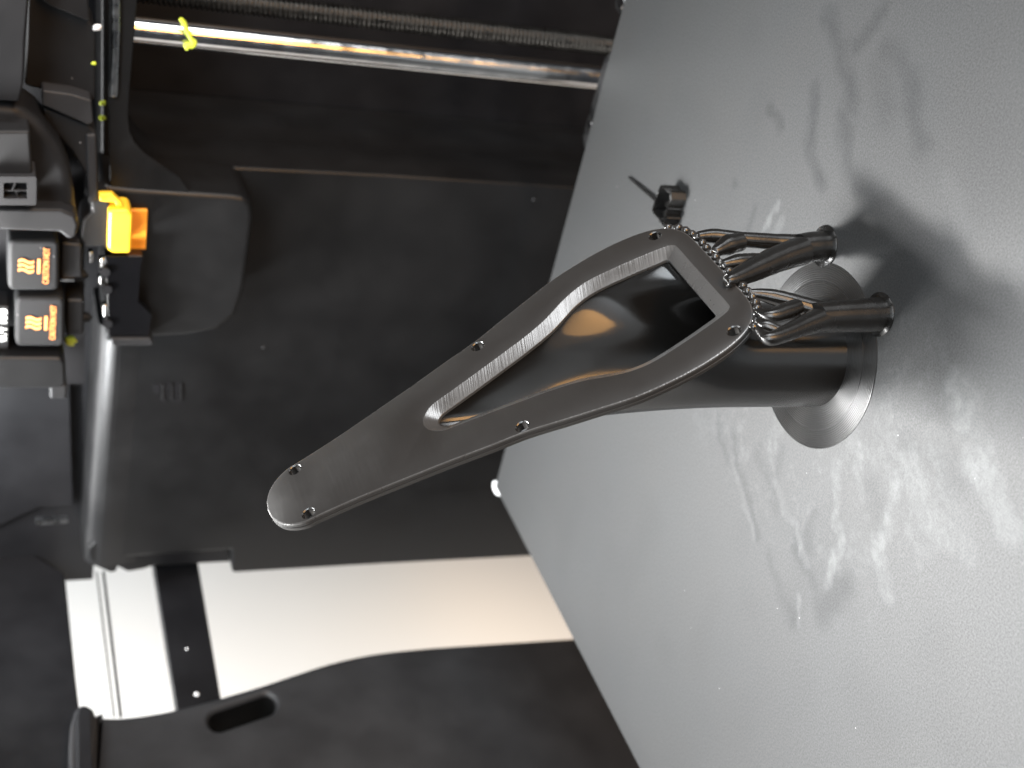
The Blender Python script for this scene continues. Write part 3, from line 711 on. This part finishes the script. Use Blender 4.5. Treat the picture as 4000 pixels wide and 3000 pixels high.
rb = [ringx(s2d, 0.0022*k, 0.0022*d) for k, d in fr]+[ringx(s2d, 0, 0.02)]
for rs_ in (ra, rb):
    for a, b_ in zip(rs_, rs_[1:]): join(a, b_)
bm.faces.ensure_lookup_table()
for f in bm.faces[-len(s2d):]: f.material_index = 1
bmesh.ops.triangle_fill(bm, edges=loop_edges(ra[0])+loop_edges(rb[0]), use_beauty=True)
bmesh.ops.triangle_fill(bm, edges=loop_edges(ra[-1])+loop_edges(rb[-1]), use_beauty=True)
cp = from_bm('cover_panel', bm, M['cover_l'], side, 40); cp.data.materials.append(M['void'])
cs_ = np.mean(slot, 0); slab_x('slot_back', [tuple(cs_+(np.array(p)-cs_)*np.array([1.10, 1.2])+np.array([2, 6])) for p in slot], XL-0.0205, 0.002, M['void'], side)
c = on_x((900, 2835), XL-0.0205); tube('slot_peg', [c, c+np.array([0.012, 0, 0.0])], [0.0042, 0.0016], M['black'], side, 18, 40)
hb = thing('door_catch', 'dark rounded catch with a pale edge at the end of the side cover', 'catch')
slab_x('catch_rim', [(282, 3600), (270, 2900), (276, 2830), (292, 2775), (312, 2752), (340, 2752), (366, 2768), (376, 2800), (384, 3600)], XL+0.004, 0.02, M['lgrey'], hb, 0.0015)
slab_x('catch_pad', [(308, 3600), (300, 2800), (308, 2768), (325, 2754), (342, 2755), (358, 2775), (364, 2990), (372, 3600)], XL+0.0075, 0.004, M['black'], hb, 0.0015)
o = slab_x('top_frame', [(-300, 1900), (230, 2225), (252, 2236), (256, 2260), (275, 2450), (296, 2650), (312, 2780), (312, 3600), (-300, 3600)], XL-0.008, 0.02, M['black'], None)
bevel(o, 0.001); tag(o, 'dark upper frame along the open side of the printer', 'frame')
cb = thing('cross_bar', 'dark bar crossing the white opening in the side', 'bar')
slab_x('bar', [(592, 2140), (764, 2140), (874, 2790), (697, 2790)], XL-0.012, 0.008, M['black'], cb, 0.0006)
for q, r in (((730, 2535), .0006), ((768, 2712), .0011)):
    blob('shiny_fleck', on_x(q, XL-0.0118), r, M['wclip'], cb, (0.4, 1, 1), 2, 0.25)
for lab, p, r in (('broad faint line of acrylic edge across the white opening', ((404, 2235), (472, 2800)), 0.0007), ('narrow faint line of acrylic edge nearest the upper frame', ((378, 2235), (446, 2800)), 0.0004)):
    o = tube('acrylic_edge', [on_x(p[0], XL-0.015), on_x(p[1], XL-0.015)], r, M['lgrey'], None, 8)
    tag(o, lab, 'acrylic edge')

# ------------------------------------------------------------------ small debris
for lab, pos, r, mat in (
    ('white blob in place of a glint on the dark upper shroud', on_y((380, 108), 0.016), 0.0013, 'wclip'),  # white blob draws a glint of light
    ('yellow filament crumb under the grey wedge of the shroud', on_y((400, 402), 0.044), 0.0010, 'lime'),
    ('second yellow crumb below the first, near the ledge', on_y((400, 460), 0.044), 0.0010, 'lime'),
    ('tiny yellow crumb on the upper shroud', on_y((367, 248), 0.016), 0.0008, 'lime'),
    ('lime crumb beside the lower hotend sock', on_y((275, 1330), 0.02), 0.0022, 'lime'),
    ('grey grain of dust near the top of the back cover', on_y((2085, 780), YB), 0.0007, 'lgrey'),
    ('pale grain of dust on the back cover left of the duct', on_y((1030, 1358), YB), 0.0006, 'lgrey')):
    o = blob('debris', pos, r, M[mat], None, (1, 0.5, 1.2), 2, 0.3)
    tag(o, lab, 'debris', 'bits of debris')
